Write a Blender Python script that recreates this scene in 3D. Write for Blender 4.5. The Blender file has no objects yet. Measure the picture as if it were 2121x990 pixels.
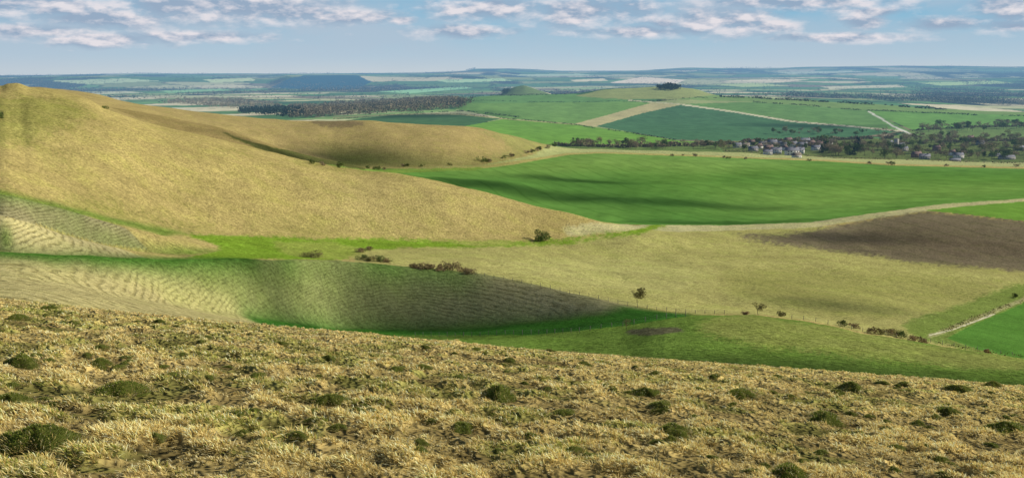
import bpy, math, random
import numpy as np
from mathutils import Vector, Matrix
rng=np.random.default_rng(7); random.seed(7)
scene=bpy.context.scene
scene.view_settings.view_transform='Standard'; scene.view_settings.look='None'; scene.view_settings.exposure=0
CX,CY,F=1060.5,495.0,2037.0
PITCH=math.atan((495-146)/F); cp,sp=math.cos(PITCH),math.sin(PITCH); CAMZ=150.0
SUN_AZ=math.radians(76); SUN_EL=math.radians(29)
SUNV=np.array([math.cos(SUN_EL)*math.sin(SUN_AZ),math.cos(SUN_EL)*math.cos(SUN_AZ),math.sin(SUN_EL)])
def pix(u,v):
    dx=(np.asarray(u,float)-CX)/F; dy=-(np.asarray(v,float)-CY)/F
    w=cp+dy*sp
    return dx/w,(-sp+dy*cp)/w
def lin(r,g,b,k=1.0):
    o=[]
    for c in (r,g,b):
        c/=255.0
        o.append(k*(c/12.92 if c<=.04045 else ((c+.055)/1.055)**2.4))
    return tuple(o)
# ---------------------------------------------------------------- pchip
def slopes(x,y):
    h=np.diff(x,axis=0); d=np.diff(y,axis=0)/h
    m=np.zeros_like(y)
    w1=2*h[1:]+h[:-1]; w2=h[1:]+2*h[:-1]
    ok=(d[:-1]*d[1:])>0
    a=np.where(ok,d[:-1],1.0); b=np.where(ok,d[1:],1.0)
    m[1:-1]=np.where(ok,(w1+w2)/(w1/a+w2/b),0)
    m[0]=d[0]; m[-1]=d[-1]
    return m
def ev(x,y,m,q):
    i=np.clip(np.searchsorted(x,q)-1,0,len(x)-2)
    h=x[i+1]-x[i]; r=np.clip((q-x[i])/h,0,1)
    r2=r*r; r3=r2*r
    return (2*r3-3*r2+1)*y[i]+(r3-2*r2+r)*h*m[i]+(-2*r3+3*r2)*y[i+1]+(r3-r2)*h*m[i+1]
def curve(x,y,q):
    x=np.asarray(x,float); y=np.asarray(y,float)
    return ev(x,y,slopes(x[:,None],y[:,None])[:,0],np.clip(q,x[0],x[-1]))
# ---------------------------------------------------------------- noise
def vnoise(x,y,seed=0):
    xi=np.floor(x).astype(np.int64); yi=np.floor(y).astype(np.int64)
    fx=x-xi; fy=y-yi; fx=fx*fx*(3-2*fx); fy=fy*fy*(3-2*fy)
    def h(a,b):
        n=(a*374761393+b*668265263+seed*974634777)&0xffffffff
        n=((n^(n>>13))*1274126177)&0xffffffff
        n=n^(n>>16)
        return (n&0xffff)/65535.0
    return (h(xi,yi)*(1-fx)+h(xi+1,yi)*fx)*(1-fy)+(h(xi,yi+1)*(1-fx)+h(xi+1,yi+1)*fx)*fy
def fbm(x,y,seed=0,o=4):
    s=0;a=.5;t=0
    for k in range(o):
        s=s+a*vnoise(x*2**k+17.3*k,y*2**k-9.1*k,seed+k); t+=a; a*=.5
    return s/t
# ---------------------------------------------------------------- relief profiles of the land (distance-ordered ridge and valley lines)
FG=[(-900,548),(0,620),(250,648),(500,670),(735,692),(900,707),(1100,725),(1300,742),(1500,756),(1800,776),(2121,800),(2900,858)]
L=[]
L.append([(-900,610,85),(0,682,85),(735,752,90),(1100,790,90),(1500,816,90),(2121,856,88),(2900,900,88)])
L.append([(-600,590,110),(0,605,110),(300,640,130),(600,680,180),(735,692,210),(880,697,215),(1100,694,205),(1280,675,200),(1360,660,200),(1440,653,200),(1560,653,200),(1680,668,198),(1800,692,192),(1900,708,188),(2000,725,184),(2121,742,180),(2700,800,170)])
L.append([(-600,560,140),(0,577,137),(300,620,160),(450,648,182),(600,668,208),(735,682,233),(880,683,242),(1100,668,240),(1250,652,238),(1360,657,240),(1440,662,238),(1560,668,238),(1800,708,235),(2000,742,225),(2121,760,220),(2700,820,215)])
L.append([(-600,540,176),(0,524,172),(200,530,180),(350,538,194),(550,536,222),(740,542,256),(850,552,268),(960,563,272),(1100,588,270),(1200,610,268),(1290,632,262),(1340,640,262),(1440,650,262),(1560,652,262),(1680,664,260),(1800,688,256),(2000,722,248),(2121,739,244),(2700,790,240)])
L.append([(-600,545,195),(0,529,188),(200,537,200),(350,542,222),(550,547,258),(740,555,300),(960,572,310),(1100,594,305),(1290,625,290),(1440,636,295),(1800,668,285),(2121,700,280),(2700,750,280)])
L.append([(-600,420,205),(0,448,206),(80,468,213),(200,505,226),(300,526,240),(370,535,250),(550,536,280),(740,536,330),(960,548,345),(1290,598,330),(1600,615,330),(2121,668,325),(2700,710,320)])
L.append([(-600,440,220),(0,463,220),(80,480,228),(200,508,243),(370,526,270),(550,529,300),(740,529,350),(960,537,365),(1290,582,360),(1600,598,360),(2121,645,355),(2700,690,350)])
L.append([(-600,370,230),(0,402,233),(100,425,243),(250,468,262),(350,492,280),(460,516,300),(550,517,320),(740,518,370),(960,528,390),(1290,558,400),(1600,570,410),(2121,612,400),(2700,650,400)])
L.append([(-600,385,255),(0,414,253),(100,434,263),(250,470,283),(350,490,300),(460,503,320),(550,506,340),(740,507,390),(960,513,420),(1290,530,450),(1600,540,460),(2121,580,445),(2700,620,440)])
L.append([(-600,350,265),(0,393,268),(100,416,283),(250,452,308),(400,480,338),(500,489,355),(700,493,400),(900,496,440),(1100,497,475),(1200,489,495),(1300,481,512),(1500,492,535),(1700,500,540),(2121,522,520),(2700,550,510)])
L.append([(-600,196,425),(0,202,430),(60,204,435),(120,212,440),(180,225,445),(220,238,450),(270,256,455),(330,275,462),(450,306,472),(620,347,490),(740,371,498),(870,388,500),(1000,416,508),(1100,440,514),(1200,460,518),(1250,468,524),(1320,474,542),(1500,480,560),(1700,480,570),(1950,460,600),(2121,450,620),(2700,440,640)])
L.append([(-600,165,480),(0,178,480),(18,173,480),(34,172,480),(60,180,488),(120,189,495),(180,204,500),(220,226,505),(270,244,508),(330,261,515),(450,287,525),(620,330,540),(740,352,540),(870,367,530),(1000,398,530),(1100,425,530),(1200,449,530),(1250,462,537),(1320,468,560),(1500,469,590),(1680,462,605),(1800,445,650),(1950,425,690),(2121,412,720),(2700,400,740)])
L.append([(-600,200,600),(0,208,640),(120,210,660),(220,244,680),(450,305,700),(620,350,720),(740,375,750),(870,394,760),(1000,412,740),(1100,434,690),(1200,453,630),(1250,461,605),(1320,465,595),(1500,460,640),(1800,430,720),(2121,400,780),(2700,390,800)])
L.append([(-600,180,900),(0,186,900),(100,198,900),(180,212,895),(220,221,890),(330,240,870),(450,266,850),(620,317,850),(700,336,855),(760,350,865),(800,358,880),(1000,376,870),(1200,398,860),(1500,398,870),(2121,382,900),(2700,375,900)])
L.append([(-600,190,960),(0,192,960),(100,202,960),(220,230,960),(450,288,950),(620,332,940),(760,353,930),(1000,363,950),(1300,372,1000),(1500,368,1010),(2121,364,1020),(2700,360,1020)])
L.append([(-600,186,1000),(0,188,1000),(100,196,1000),(220,222,1000),(450,280,1000),(620,324,1000),(760,345,1000),(900,346,1010),(1000,344,1060),(1100,330,1160),(1170,320,1260),(1240,317,1300),(1400,322,1300),(1700,333,1300),(1850,342,1290),(2121,348,1280),(2700,352,1280)])
L.append([(-600,180,1250),(0,179,1250),(80,181,1250),(140,187,1250),(200,195,1250),(265,212,1250),(340,223,1250),(500,241,1240),(650,251,1230),(750,251,1230),(870,257,1240),(960,262,1270),(1050,279,1310),(1130,299,1370),(1200,310,1430),(1500,317,1480),(1800,330,1500),(2121,338,1500),(2700,342,1500)])
L.append([(-600,250,1600),(0,250,1600),(340,255,1600),(700,278,1600),(960,285,1600),(1050,292,1600),(1130,302,1580),(1200,307,1560),(1500,312,1580),(1800,322,1600),(2121,328,1600),(2700,332,1600)])
L.append([(-600,250,1850),(340,252,1850),(700,262,1850),(960,268,1850),(1100,280,1800),(1300,290,1760),(1500,294,1760),(1800,297,1780),(2121,295,1800),(2700,296,1800)])
L.append([(-600,245,2150),(340,246,2150),(700,248,2150),(960,247,2150),(1300,252,2150),(1500,258,2100),(1800,262,2100),(2121,260,2150),(2700,260,2150)])
L.append([(-600,238,2600),(340,240,2500),(500,238,2500),(700,230,2600),(930,214,2750),(1000,201,2800),(1100,197,2850),(1190,194,2850),(1260,185,2900),(1320,182,2920),(1380,180,2930),(1430,184,2920),(1490,198,2800),(1600,204,2700),(1800,216,2600),(1950,226,2550),(2121,233,2500),(2700,240,2500)])
L.append([(-600,230,3100),(340,232,3100),(700,222,3150),(930,208,3200),(1000,206,3250),(1190,203,3250),(1260,198,3250),(1380,196,3250),(1490,203,3200),(1800,222,3200),(2121,238,3200),(2700,244,3200)])
L.append([(-600,220,3700),(340,220,3700),(700,213,3700),(930,204,3700),(1030,198,3700),(1050,188,3700),(1070,180,3700),(1085,178,3700),(1100,182,3700),(1125,191,3700),(1160,198,3700),(1490,200,3700),(1800,212,3700),(2121,226,3700),(2700,230,3700)])
L.append([(-600,212,4300),(900,206,4300),(1500,200,4300),(2121,212,4300),(2700,214,4300)])
L.append([(-600,198,5600),(900,194,5600),(1500,190,5600),(2121,196,5600),(2700,196,5600)])
L.append([(-600,186,7400),(500,184,7400),(1000,180,7400),(1500,178,7400),(2121,180,7400),(2700,180,7400)])
L.append([(-600,160,9000),(0,161,9000),(200,158,9000),(400,161,9000),(560,162,9200),(600,156,9000),(720,156,9000),(800,160,9000),(960,158,9200),(1100,161,9600),(1300,160,9800),(1500,163,9600),(1700,160,9800),(1900,164,9600),(2121,161,9800),(2700,161,9800)])
L.append([(-600,165,10500),(0,166,10500),(700,162,10500),(960,162,10500),(1300,164,10800),(2121,166,10800),(2700,165,10800)])
L.append([(-600,157,12500),(0,157,12500),(300,154,12500),(700,154,12500),(850,153,12500),(980,149,12500),(1160,151,12500),(1400,150,12500),(1600,154,12500),(1900,149,12500),(2121,151,12500),(2700,150,12500)])
L.append([(-600,160,14000),(0,160,14000),(700,157,14000),(980,155,14000),(2121,156,14000),(2700,155,14000)])
L.append([(-600,156,17500),(0,157,17500),(280,153,17500),(600,153,17500),(900,150,17500),(965,147,17500),(985,143,17500),(1060,142.5,17500),(1170,147,17500),(1300,147,17500),(1440,141,17500),(1550,142,17500),(1700,139,17500),(1900,137,17500),(2121,139,17500),(2700,140,17500)])
L.append([(-600,165,26000),(1000,155,26000),(2700,150,26000)])
# grid
S_in=np.arange(-.62,.6201,.0014)
outer=.62+np.cumsum(np.geomspace(.002,.05,48)); outer=outer[outer<1.5]
S=np.concatenate([-outer[::-1],S_in,outer]); NS=len(S)
T=np.concatenate([np.arange(math.log(.8),math.log(5),.04),np.arange(math.log(5),math.log(50),.007),np.arange(math.log(50),math.log(3000),.005),np.arange(math.log(3000),math.log(25500),.008)]); NT=len(T)
hh=1.9; cc=hh/1600.
fs,fe=pix([p[0] for p in FG],[p[1] for p in FG])
fgE=curve(fs,fe,S); aa=-fgE-2*math.sqrt(hh*cc)
rowsT=[];rowsE=[]
for y in (.8,1.2,2,3,5,8,12,18,27,40):
    rowsT.append(np.full(NS,math.log(y))); rowsE.append(-hh/y-aa-cc*y)
for ln_ in L:
    u=[p[0] for p in ln_]; v=[p[1] for p in ln_]; d=[math.log(p[2]) for p in ln_]
    s_,e_=pix(u,v)
    rowsE.append(curve(s_,e_,S)); tt=curve(s_,d,S)
    rowsT.append(np.maximum(tt,rowsT[-1]+.012))
KT=np.array(rowsT); KE=np.array(rowsE); KM=slopes(KT,KE)
E=np.empty((NT,NS))
for j in range(NS): E[:,j]=ev(KT[:,j],KE[:,j],KM[:,j],T)
Yg=np.exp(T)[:,None]*np.ones((1,NS)); Xg=Yg*S[None,:]
SS=np.ones((NT,1))*S[None,:]; TT=T[:,None]*np.ones((1,NS))
w=np.clip((TT-math.log(90))/.5,0,1)*(1-.6*np.clip((TT-math.log(1500))/1.5,0,1))
E+= w*.0011*(fbm(SS*34,TT*18,3,4)-.5)*2
Z=CAMZ+E*Yg
def tuss(x,y):
    a=fbm(x/.34,y/.34,131,3); b=fbm(x/1.9,y/1.9,141,2)
    return np.clip((a-.40)*2.6,0,1)**1.1*(.55+.6*b)
nearw=np.clip((62-Yg)/15,0,1)
Z+=nearw*((fbm(Xg/2.4,Yg/2.4,11,3)-.5)*.18+(tuss(Xg,Yg)-.3)*.13)
midw=np.clip((Yg-60)/60,0,1)*np.clip((900-Yg)/300,0,1)
Z+=midw*((fbm(Xg/7,Yg/7,21,3)-.5)*.6)
midv=np.clip((Yg-280)/80,0,1)*np.clip((1400-Yg)/300,0,1)
Z+=midv*((fbm(Xg/38,Yg/38,29,3)-.5)*2.0)
EE=(Z-CAMZ)/Yg
def height(x,y):
    x=np.asarray(x,float);y=np.asarray(y,float)
    s=x/y;t=np.log(y)
    j=np.clip(np.searchsorted(S,s)-1,0,NS-2); i=np.clip(np.searchsorted(T,t)-1,0,NT-2)
    a=np.clip((s-S[j])/(S[j+1]-S[j]),0,1); b=np.clip((t-T[i])/(T[i+1]-T[i]),0,1)
    e=(EE[i,j]*(1-a)+EE[i,j+1]*a)*(1-b)+(EE[i+1,j]*(1-a)+EE[i+1,j+1]*a)*b
    return CAMZ+e*y
def cast(u,v,d0,d1):
    s,e=pix(u,v); s=float(s);e=float(e)
    j=int(np.clip(np.searchsorted(S,s)-1,0,NS-2)); a=min(max((s-S[j])/(S[j+1]-S[j]),0),1)
    i0=np.searchsorted(T,math.log(d0)); i1=min(np.searchsorted(T,math.log(d1)),NT-1)
    pr=EE[i0:i1+1,j]*(1-a)+EE[i0:i1+1,j+1]*a
    k=np.argmax(pr>=e)
    if pr[k]<e: k=int(np.argmax(pr)); return s,T[i0+k]
    if k==0: return s,T[i0]
    f=(e-pr[k-1])/(pr[k]-pr[k-1]+1e-12)
    return s,T[i0+k-1]*(1-f)+T[i0+k]*f
def ground(u,v,d0,d1):
    s,t=cast(u,v,d0,d1); y=math.exp(t); x=s*y
    return x,y,float(height(x,y))
# ---------------------------------------------------------------- field plan
COL=np.zeros((NT,NS,3)); MK=np.zeros((NT,NS,3))
def blur(m,r):
    for ax in (0,1):
        for _ in range(2):
            c=np.cumsum(np.pad(m,[(r+1,r) if a==ax else (0,0) for a in (0,1)],mode='edge'),axis=ax)
            n=m.shape[ax]
            m=(np.take(c,range(2*r+1,2*r+1+n),axis=ax)-np.take(c,range(0,n),axis=ax))/(2*r+1)
    return m
SPECK=fbm(SS*330,TT*150,301,3)
def mask(poly,d0,d1,rag=0.0,soft=0,seed=1,smooth=False):
    pts=[]
    n=len(poly)
    for i in range(n):
        (u0,v0),(u1,v1)=poly[i],poly[(i+1)%n]
        k=max(1,int(math.hypot(u1-u0,v1-v0)/7))
        for q in range(k):
            f=q/k; pts.append((u0+(u1-u0)*f,v0+(v1-v0)*f))
    st=[]
    for (u,v) in pts:
        if rag: 
            v=v+rag*(float(fbm(np.array(u/22.),np.array(v/22.),seed,3))-.5)*2
            u=u+rag*(float(fbm(np.array(u/22.+50),np.array(v/22.),seed,3))-.5)*3
        st.append(cast(u,v,d0,d1))
    st=np.array(st); nx=np.roll(st,-1,axis=0)
    m=np.zeros((NT,NS),np.float32)
    j0=max(0,np.searchsorted(S,st[:,0].min())-1); j1=min(NS,np.searchsorted(S,st[:,0].max())+1)
    for j in range(j0,j1):
        s=S[j]
        c=((st[:,0]<=s)&(nx[:,0]>s))|((nx[:,0]<=s)&(st[:,0]>s))
        if not c.any(): continue
        t=st[c,1]+(s-st[c,0])/(nx[c,0]-st[c,0])*(nx[c,1]-st[c,1]); t.sort()
        for a,b in zip(t[::2],t[1::2]): m[np.searchsorted(T,a):np.searchsorted(T,b),j]=1
    if soft:
        m=blur(m,soft)
        if not smooth: m=np.clip((m-.5)*1.9+.5+(SPECK-.5)*2.2*(1-np.abs(2*m-1)),0,1)*(m>.001)
    return m
def paint(poly,d0,d1,c,k=1.0,rag=0,soft=0,mk=None,amt=1.0,seed=1,smooth=False):
    m=mask(poly,d0,d1,rag,soft,seed,smooth)[:,:,None]*amt
    COL[:]=COL*(1-m)+np.array(lin(*c,k=k))*m
    if mk is not None: MK[:]=MK*(1-m)+np.array(mk)*m
def track(pl,w,d0,d1,c,k=1.0,mk=None,soft=0,amt=1):
    paint([(u,v-w/2) for u,v in pl]+[(u,v+w/2) for u,v in pl[::-1]],d0,d1,c,k,0,soft,mk,amt)
DRY=(180,162,102)
COL[:]=np.array(lin(*DRY)); MK[:]=(0,0,1)
def parcels(x,y,sc,seed):
    gx=x/sc; gy=y/(sc*.75)
    wx=gx+.35*(fbm(gx*.7,gy*.7,seed+5,2)-.5); wy=gy+.35*(fbm(gx*.7+9,gy*.7,seed+6,2)-.5)
    xi=np.floor(wx).astype(np.int64); yi=np.floor(wy).astype(np.int64)
    best=np.full(x.shape,9e9); sec=best.copy(); idv=np.zeros(x.shape)
    for a in (-1,0,1):
        for b in (-1,0,1):
            cx=xi+a; cy=yi+b
            hx=vnoise(cx*1.0,cy*1.0,seed+1); hy=vnoise(cx*1.0,cy*1.0,seed+2); hi=vnoise(cx*1.0,cy*1.0,seed+3)
            d=np.abs(wx-cx-hx)+np.abs(wy-cy-hy)
            nb=d<best
            sec=np.where(nb,best,np.minimum(sec,d)); idv=np.where(nb,hi,idv); best=np.where(nb,d,best)
    return idv,sec-best
pal=np.array([lin(106,140,82),lin(90,128,80),lin(152,162,108),lin(74,108,74),lin(218,206,166),lin(116,156,92),lin(138,126,102),lin(92,134,84),lin(192,190,142)])
i0=np.searchsorted(T,math.log(1380))
idv,edge=parcels(Xg[i0:],Yg[i0:],360.,40)
idw,edge2=parcels(Xg[i0:],Yg[i0:],620.,60)
wf=Yg[i0:]>6200
idv=np.where(wf,idw,idv); edge=np.where(wf,edge2,edge)
COL[i0:]=pal[(idv*997).astype(int)%len(pal)]*(1-.55*(edge<.06))[:,:,None]
woodn=fbm(Xg[i0:]/420,Yg[i0:]/900,77,4)
wd=np.clip((woodn-.58)*14,0,1)*(Yg[i0:]>3900)
COL[i0:]=COL[i0:]*(1-wd[:,:,None])+np.array(lin(54,68,62))*wd[:,:,None]
MK[i0:]=(0,0,.35)
# --- mid distance farmland
paint([(960,262),(1050,246),(1190,258),(1290,272),(1400,291),(1520,297),(1300,305),(1150,301),(1120,298)],1350,2300,(114,156,64),mk=(0,.4,.15))
paint([(740,247),(830,237),(950,236),(1040,246),(960,262),(860,258),(700,252)],1400,2500,(78,112,70),mk=(0,.3,.2))
paint([(600,248),(700,240),(930,226),(960,230),(830,237),(740,247)],1400,2700,(140,170,104),mk=(0,.3,.15))
paint([(940,226),(960,214),(1320,211),(1350,214),(1290,232),(1190,257),(1040,245)],1800,2850,(118,154,82),mk=(0,.5,.15))
paint([(1190,257),(1235,263),(1345,232),(1420,218),(1350,213),(1290,230)],1800,2800,(186,176,128),mk=(0,.2,.5))
paint([(1235,262),(1330,235),(1412,217),(1520,232),(1640,252),(1870,272),(1780,284),(1600,290),(1500,293),(1400,290)],1600,2800,(80,118,80),mk=(0,.6,.15))
paint([(1412,216),(1560,212),(1800,229),(1830,244),(1885,272),(1640,250),(1520,230)],1700,2800,(110,146,82),mk=(0,.6,.2))
paint([(950,200),(1190,195),(1320,210),(1250,212),(960,214)],2300,2900,(108,148,86),mk=(0,.2,.15))
paint([(1190,200),(1250,186),(1380,178),(1440,182),(1500,199),(1400,205),(1290,206)],2300,3000,(150,158,100),rag=2,mk=(0,0,.5))
paint([(1490,196),(1800,214),(2140,231),(2140,240),(1800,229),(1560,212),(1400,206)],2200,2800,(124,150,88),mk=(0,.2,.2))
paint([(1800,229),(2140,240),(2140,262),(1990,264),(1890,270),(1830,244)],1900,2600,(112,154,78),mk=(0,.4,.15))
paint([(1890,270),(2000,264),(2140,262),(2140,300),(1800,300)],1600,2300,(112,134,78),mk=(0,.1,.5))
paint([(1480,294),(1700,288),(2140,285),(2140,338),(1800,330),(1500,318)],1390,2000,(104,116,66),rag=2,mk=(0,0,.8))
paint([(1150,301),(1480,294),(1500,318),(1240,312),(1180,312)],1370,1900,(108,126,70),mk=(0,0,.6))
track([(1412,217),(1520,232),(1640,252),(1760,262),(1870,272)],3,1700,2700,(210,202,166))
track([(1300,208),(1420,217)],2,1700,2800,(195,190,150))
track([(1798,231),(1825,246),(1850,262),(1900,284)],3.2,1700,2700,(220,216,198))
track([(690,244),(830,237),(950,237),(1040,246),(1190,258)],2,1500,2600,(178,174,118))
paint([(1030,200),(1050,187),(1085,174),(1110,182),(1130,192),(1150,199)],3300,3750,(104,124,78),mk=(0,0,.4))
paint([(560,182),(600,163),(640,154),(740,157),(770,170),(740,184),(640,186)],7000,9400,(30,84,100),rag=1,mk=(0,0,.2))
for P,c in (([(1260,172),(1330,160),(1420,166),(1400,174)],(255,232,200)),([(1180,166),(1250,163),(1260,168),(1190,170)],(240,224,180)),([(1580,165),(1680,165),(1620,171),(1500,168)],(250,230,190)),([(780,190),(960,180),(980,183),(850,194)],(160,210,150)),([(420,165),(520,162),(530,168),(440,172)],(210,220,160)),([(1480,176),(1560,172),(1640,178),(1540,181)],(190,205,135)),([(1900,172),(2060,168),(2100,173),(1950,178)],(190,215,140)),([(100,168),(260,163),(330,168),(180,175)],(200,215,160)),([(330,188),(460,184),(480,188),(350,193)],(150,194,130)),([(900,166),(1040,163),(1060,168),(930,172)],(190,220,160)),([(1700,180),(1860,176),(1880,181),(1720,185)],(220,212,170)),([(130,192),(260,189),(300,193),(160,197)],(200,200,160)),([(1150,185),(1230,180),(1260,184),(1180,189)],(160,180,120)),([(1600,150),(1760,147),(1800,150),(1640,154)],(220,225,180)),([(1050,155),(1200,153),(1240,157),(1080,158)],(200,215,170))):
    paint(P,5200,17000,c,mk=(0,0,.1))
# --- big green field and its margins
b=[(780,347),(880,348),(1000,343),(1100,329),(1170,318),(1240,315),(1400,320),(1700,331),(1850,340),(2121,346),(2700,352)]
paint(b+[(2700,330),(2121,332),(1850,326),(1500,314),(1200,308),(1130,300),(1060,316),(950,335),(780,340)],930,1520,(174,175,116),rag=1,mk=(0,0,.9))
paint([(700,352),(800,349),(900,350),(1000,349),(1060,342),(1120,331),(1180,321),(1240,318),(1400,323),(1700,334),(1850,343),(2121,350),(2700,353),(2700,404),(2121,414),(1950,427),(1800,447),(1680,464),(1500,470),(1330,470),(1240,470),(1100,450),(870,400),(740,380)],575,1330,(100,140,64),mk=(0,1,.12))
for P,a,c in (([(1150,330),(1240,321),(1500,330),(1750,345),(1500,352),(1300,345)],.7,(148,172,90)),([(900,352),(1080,345),(1180,330),(1260,345),(1150,362),(950,362)],.6,(144,168,88)),([(1500,400),(1800,380),(2100,376),(2140,396),(1900,415),(1650,440),(1400,440)],.55,(132,162,80)),([(1500,362),(1800,358),(2121,360),(2121,372),(1800,372),(1500,380)],.5,(76,120,54)),([(850,374),(1050,366),(1300,368),(1380,382),(1250,390),(1000,386)],.6,(54,100,48)),([(1080,405),(1300,402),(1560,418),(1620,432),(1450,436),(1200,420)],.6,(56,104,48)),([(1260,455),(1450,450),(1600,455),(1560,468),(1330,468)],.6,(62,110,50))):
    paint(P,575,1330,c,rag=6,soft=14,amt=a,smooth=True)  # the darkest patches paint shadow bands into the field colour
# hill behind and middle ridge
paint([(-600,150),(0,172),(80,176),(140,182),(200,190),(265,208),(340,219),(500,238),(650,248),(870,254),(960,259),(1050,276),(1140,299),(1100,322),(1000,342),(880,347),(760,348),(-600,348)],640,1400,(170,151,98),mk=(0,0,.9))
paint([(960,262),(1050,279),(1140,300),(1100,320),(1020,338),(1010,325),(1070,312),(1040,290)],1000,1400,(156,150,90),soft=4,mk=(0,0,.9))
paint([(640,300),(760,312),(900,328),(1020,330),(1100,318),(1080,328),(1000,344),(880,348),(700,345)],900,1250,(112,116,64),rag=4,soft=6,mk=(0,0,1),smooth=True)  # shade along the hill foot painted in as darker turf
paint([(220,220),(400,250),(620,308),(770,347),(740,356),(620,330),(450,288),(330,262)],560,900,(152,134,86),mk=(0,0,1))
paint([(450,272),(560,305),(620,314),(700,334),(770,350),(740,358),(640,334),(560,318)],560,900,(96,98,56),rag=3,soft=1,mk=(0,0,1))  # shaded side of the middle ridge painted in as a dark strip
paint([(640,250),(720,248),(760,254),(750,262),(700,266),(660,262)],1000,1300,(136,120,86),rag=3,soft=2,mk=(0,0,1))
paint([(600,330),(640,336),(760,352),(900,350),(1000,346),(1000,351),(880,357),(740,361),(640,348)],540,1100,(120,144,66),rag=2,soft=1,mk=(0,0,.8))
# --- big hill
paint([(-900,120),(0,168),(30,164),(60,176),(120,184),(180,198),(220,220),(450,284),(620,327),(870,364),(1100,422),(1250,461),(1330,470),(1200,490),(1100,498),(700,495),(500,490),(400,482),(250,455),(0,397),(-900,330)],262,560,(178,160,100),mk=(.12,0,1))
for P,a in (([(-100,200),(60,200),(140,210),(200,236),(120,268),(60,300),(-100,320)],.5),([(60,300),(200,330),(260,350),(100,345)],.3),([(380,288),(400,300),(520,312),(560,322),(480,322),(390,305)],.6),([(600,325),(700,345),(900,372),(880,376),(690,352),(610,340)],.55),([(100,420),(400,478),(520,488),(450,470),(150,400)],.4),([(0,380),(60,405),(0,400)],.9),([(500,440),(800,460),(1000,490),(700,490),(500,480)],.25)):
    paint(P,250,560,(124,132,58),rag=10,soft=7,amt=a)
paint([(700,385),(950,420),(1100,450),(1000,470),(800,440),(650,410)],400,560,(192,176,118),rag=10,soft=14,amt=.6,smooth=True)
paint([(1160,470),(1250,462),(1340,468),(1300,480),(1180,490)],450,580,(200,190,136),rag=2,soft=2,mk=(.3,0,1))
# --- pasture, margins
paint([(720,520),(800,513),(900,512),(1160,502),(1310,480),(1400,474),(1500,473),(1700,468),(2700,500),(2700,800),(2121,741),(2000,724),(1800,690),(1680,664),(1560,651),(1440,650),(1290,630),(1100,590),(960,565),(740,545)],245,620,(172,165,100),mk=(0,.3,.85))
paint([(1000,480),(1330,466),(1500,467),(1680,460),(1800,443),(1950,423),(2140,410),(2700,400),(2700,412),(2140,420),(1950,433),(1800,455),(1680,472),(1500,478),(1330,482)],540,780,(188,180,130),rag=1,soft=1,mk=(0,0,.9))
paint([(1620,487),(1700,474),(1800,456),(1910,438),(2000,444),(2140,460),(2700,500),(2700,590),(2121,562),(2000,552),(1900,544),(1760,525),(1600,505),(1480,484)],440,740,(124,112,88),rag=3,soft=5,mk=(0,.8,.8))
paint([(1720,500),(1850,470),(2000,478),(2140,500),(2140,540),(1950,530),(1800,515)],440,740,(100,88,70),rag=6,soft=8,amt=.7,smooth=True)
paint([(1915,436),(1990,428),(2140,416),(2700,408),(2700,490),(2140,460),(2000,444)],540,780,(112,150,62),mk=(0,.5,.2))
paint([(1500,555),(1800,560),(2121,590),(1900,665),(1700,655),(1500,610)],260,520,(146,144,80),rag=8,soft=12,mk=(0,.3,.8),amt=.6)
paint([(960,540),(1300,535),(1500,560),(1400,610),(1150,590)],260,520,(184,178,112),rag=8,soft=12,mk=(0,.3,.8),amt=.5)
paint([(1866,670),(2000,628),(2095,590),(2700,570),(2700,800),(2121,745),(1990,722),(1900,700)],235,520,(126,140,70),rag=4,soft=4,mk=(0,.2,.9))
paint([(1960,700),(2030,665),(2140,620),(2700,600),(2700,800),(2140,748),(2030,726)],235,520,(88,128,54),rag=1,soft=1,mk=(0,.5,.4))
track([(1922,697),(1960,684),(2030,657),(2140,612)],9,235,520,(166,162,110),soft=1,mk=(0,0,1))
track([(1925,694),(1975,682),(2060,650)],3,235,520,(215,206,170))
# --- bright valley floor
paint([(370,484),(500,489),(700,494),(900,497),(1100,499),(1220,488),(1300,478),(1350,466),(1390,468),(1330,482),(1170,506),(1000,511),(850,513),(745,520),(720,538),(540,538),(380,536),(460,516),(430,500)],255,590,(124,152,50),rag=4,soft=3,mk=(0,0,1))
paint([(560,500),(680,498),(760,515),(735,535),(620,532),(580,520)],255,420,(160,162,84),rag=8,soft=4,mk=(0,0,1),amt=.6)
paint([(880,500),(1000,498),(1100,503),(1000,509)],400,520,(176,170,98),rag=3,soft=2,mk=(0,0,1),amt=.6)
# --- small spurs on the side of the coombe
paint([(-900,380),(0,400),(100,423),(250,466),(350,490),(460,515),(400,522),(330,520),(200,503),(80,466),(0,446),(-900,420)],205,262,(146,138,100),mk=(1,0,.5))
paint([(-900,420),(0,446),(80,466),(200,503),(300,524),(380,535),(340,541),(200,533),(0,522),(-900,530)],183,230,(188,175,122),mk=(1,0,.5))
for P in ([(-100,385),(0,394),(110,418),(250,455),(400,483),(340,487),(240,464),(90,424),(-100,398)],[(60,454),(160,470),(300,508),(460,517),(400,528),(330,526),(240,508),(100,474)],[(0,470),(30,480),(20,510),(0,515)]):
    paint(P,180,345,(98,128,48),rag=3,soft=2,mk=(0,0,1),amt=.85,smooth=True)
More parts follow.
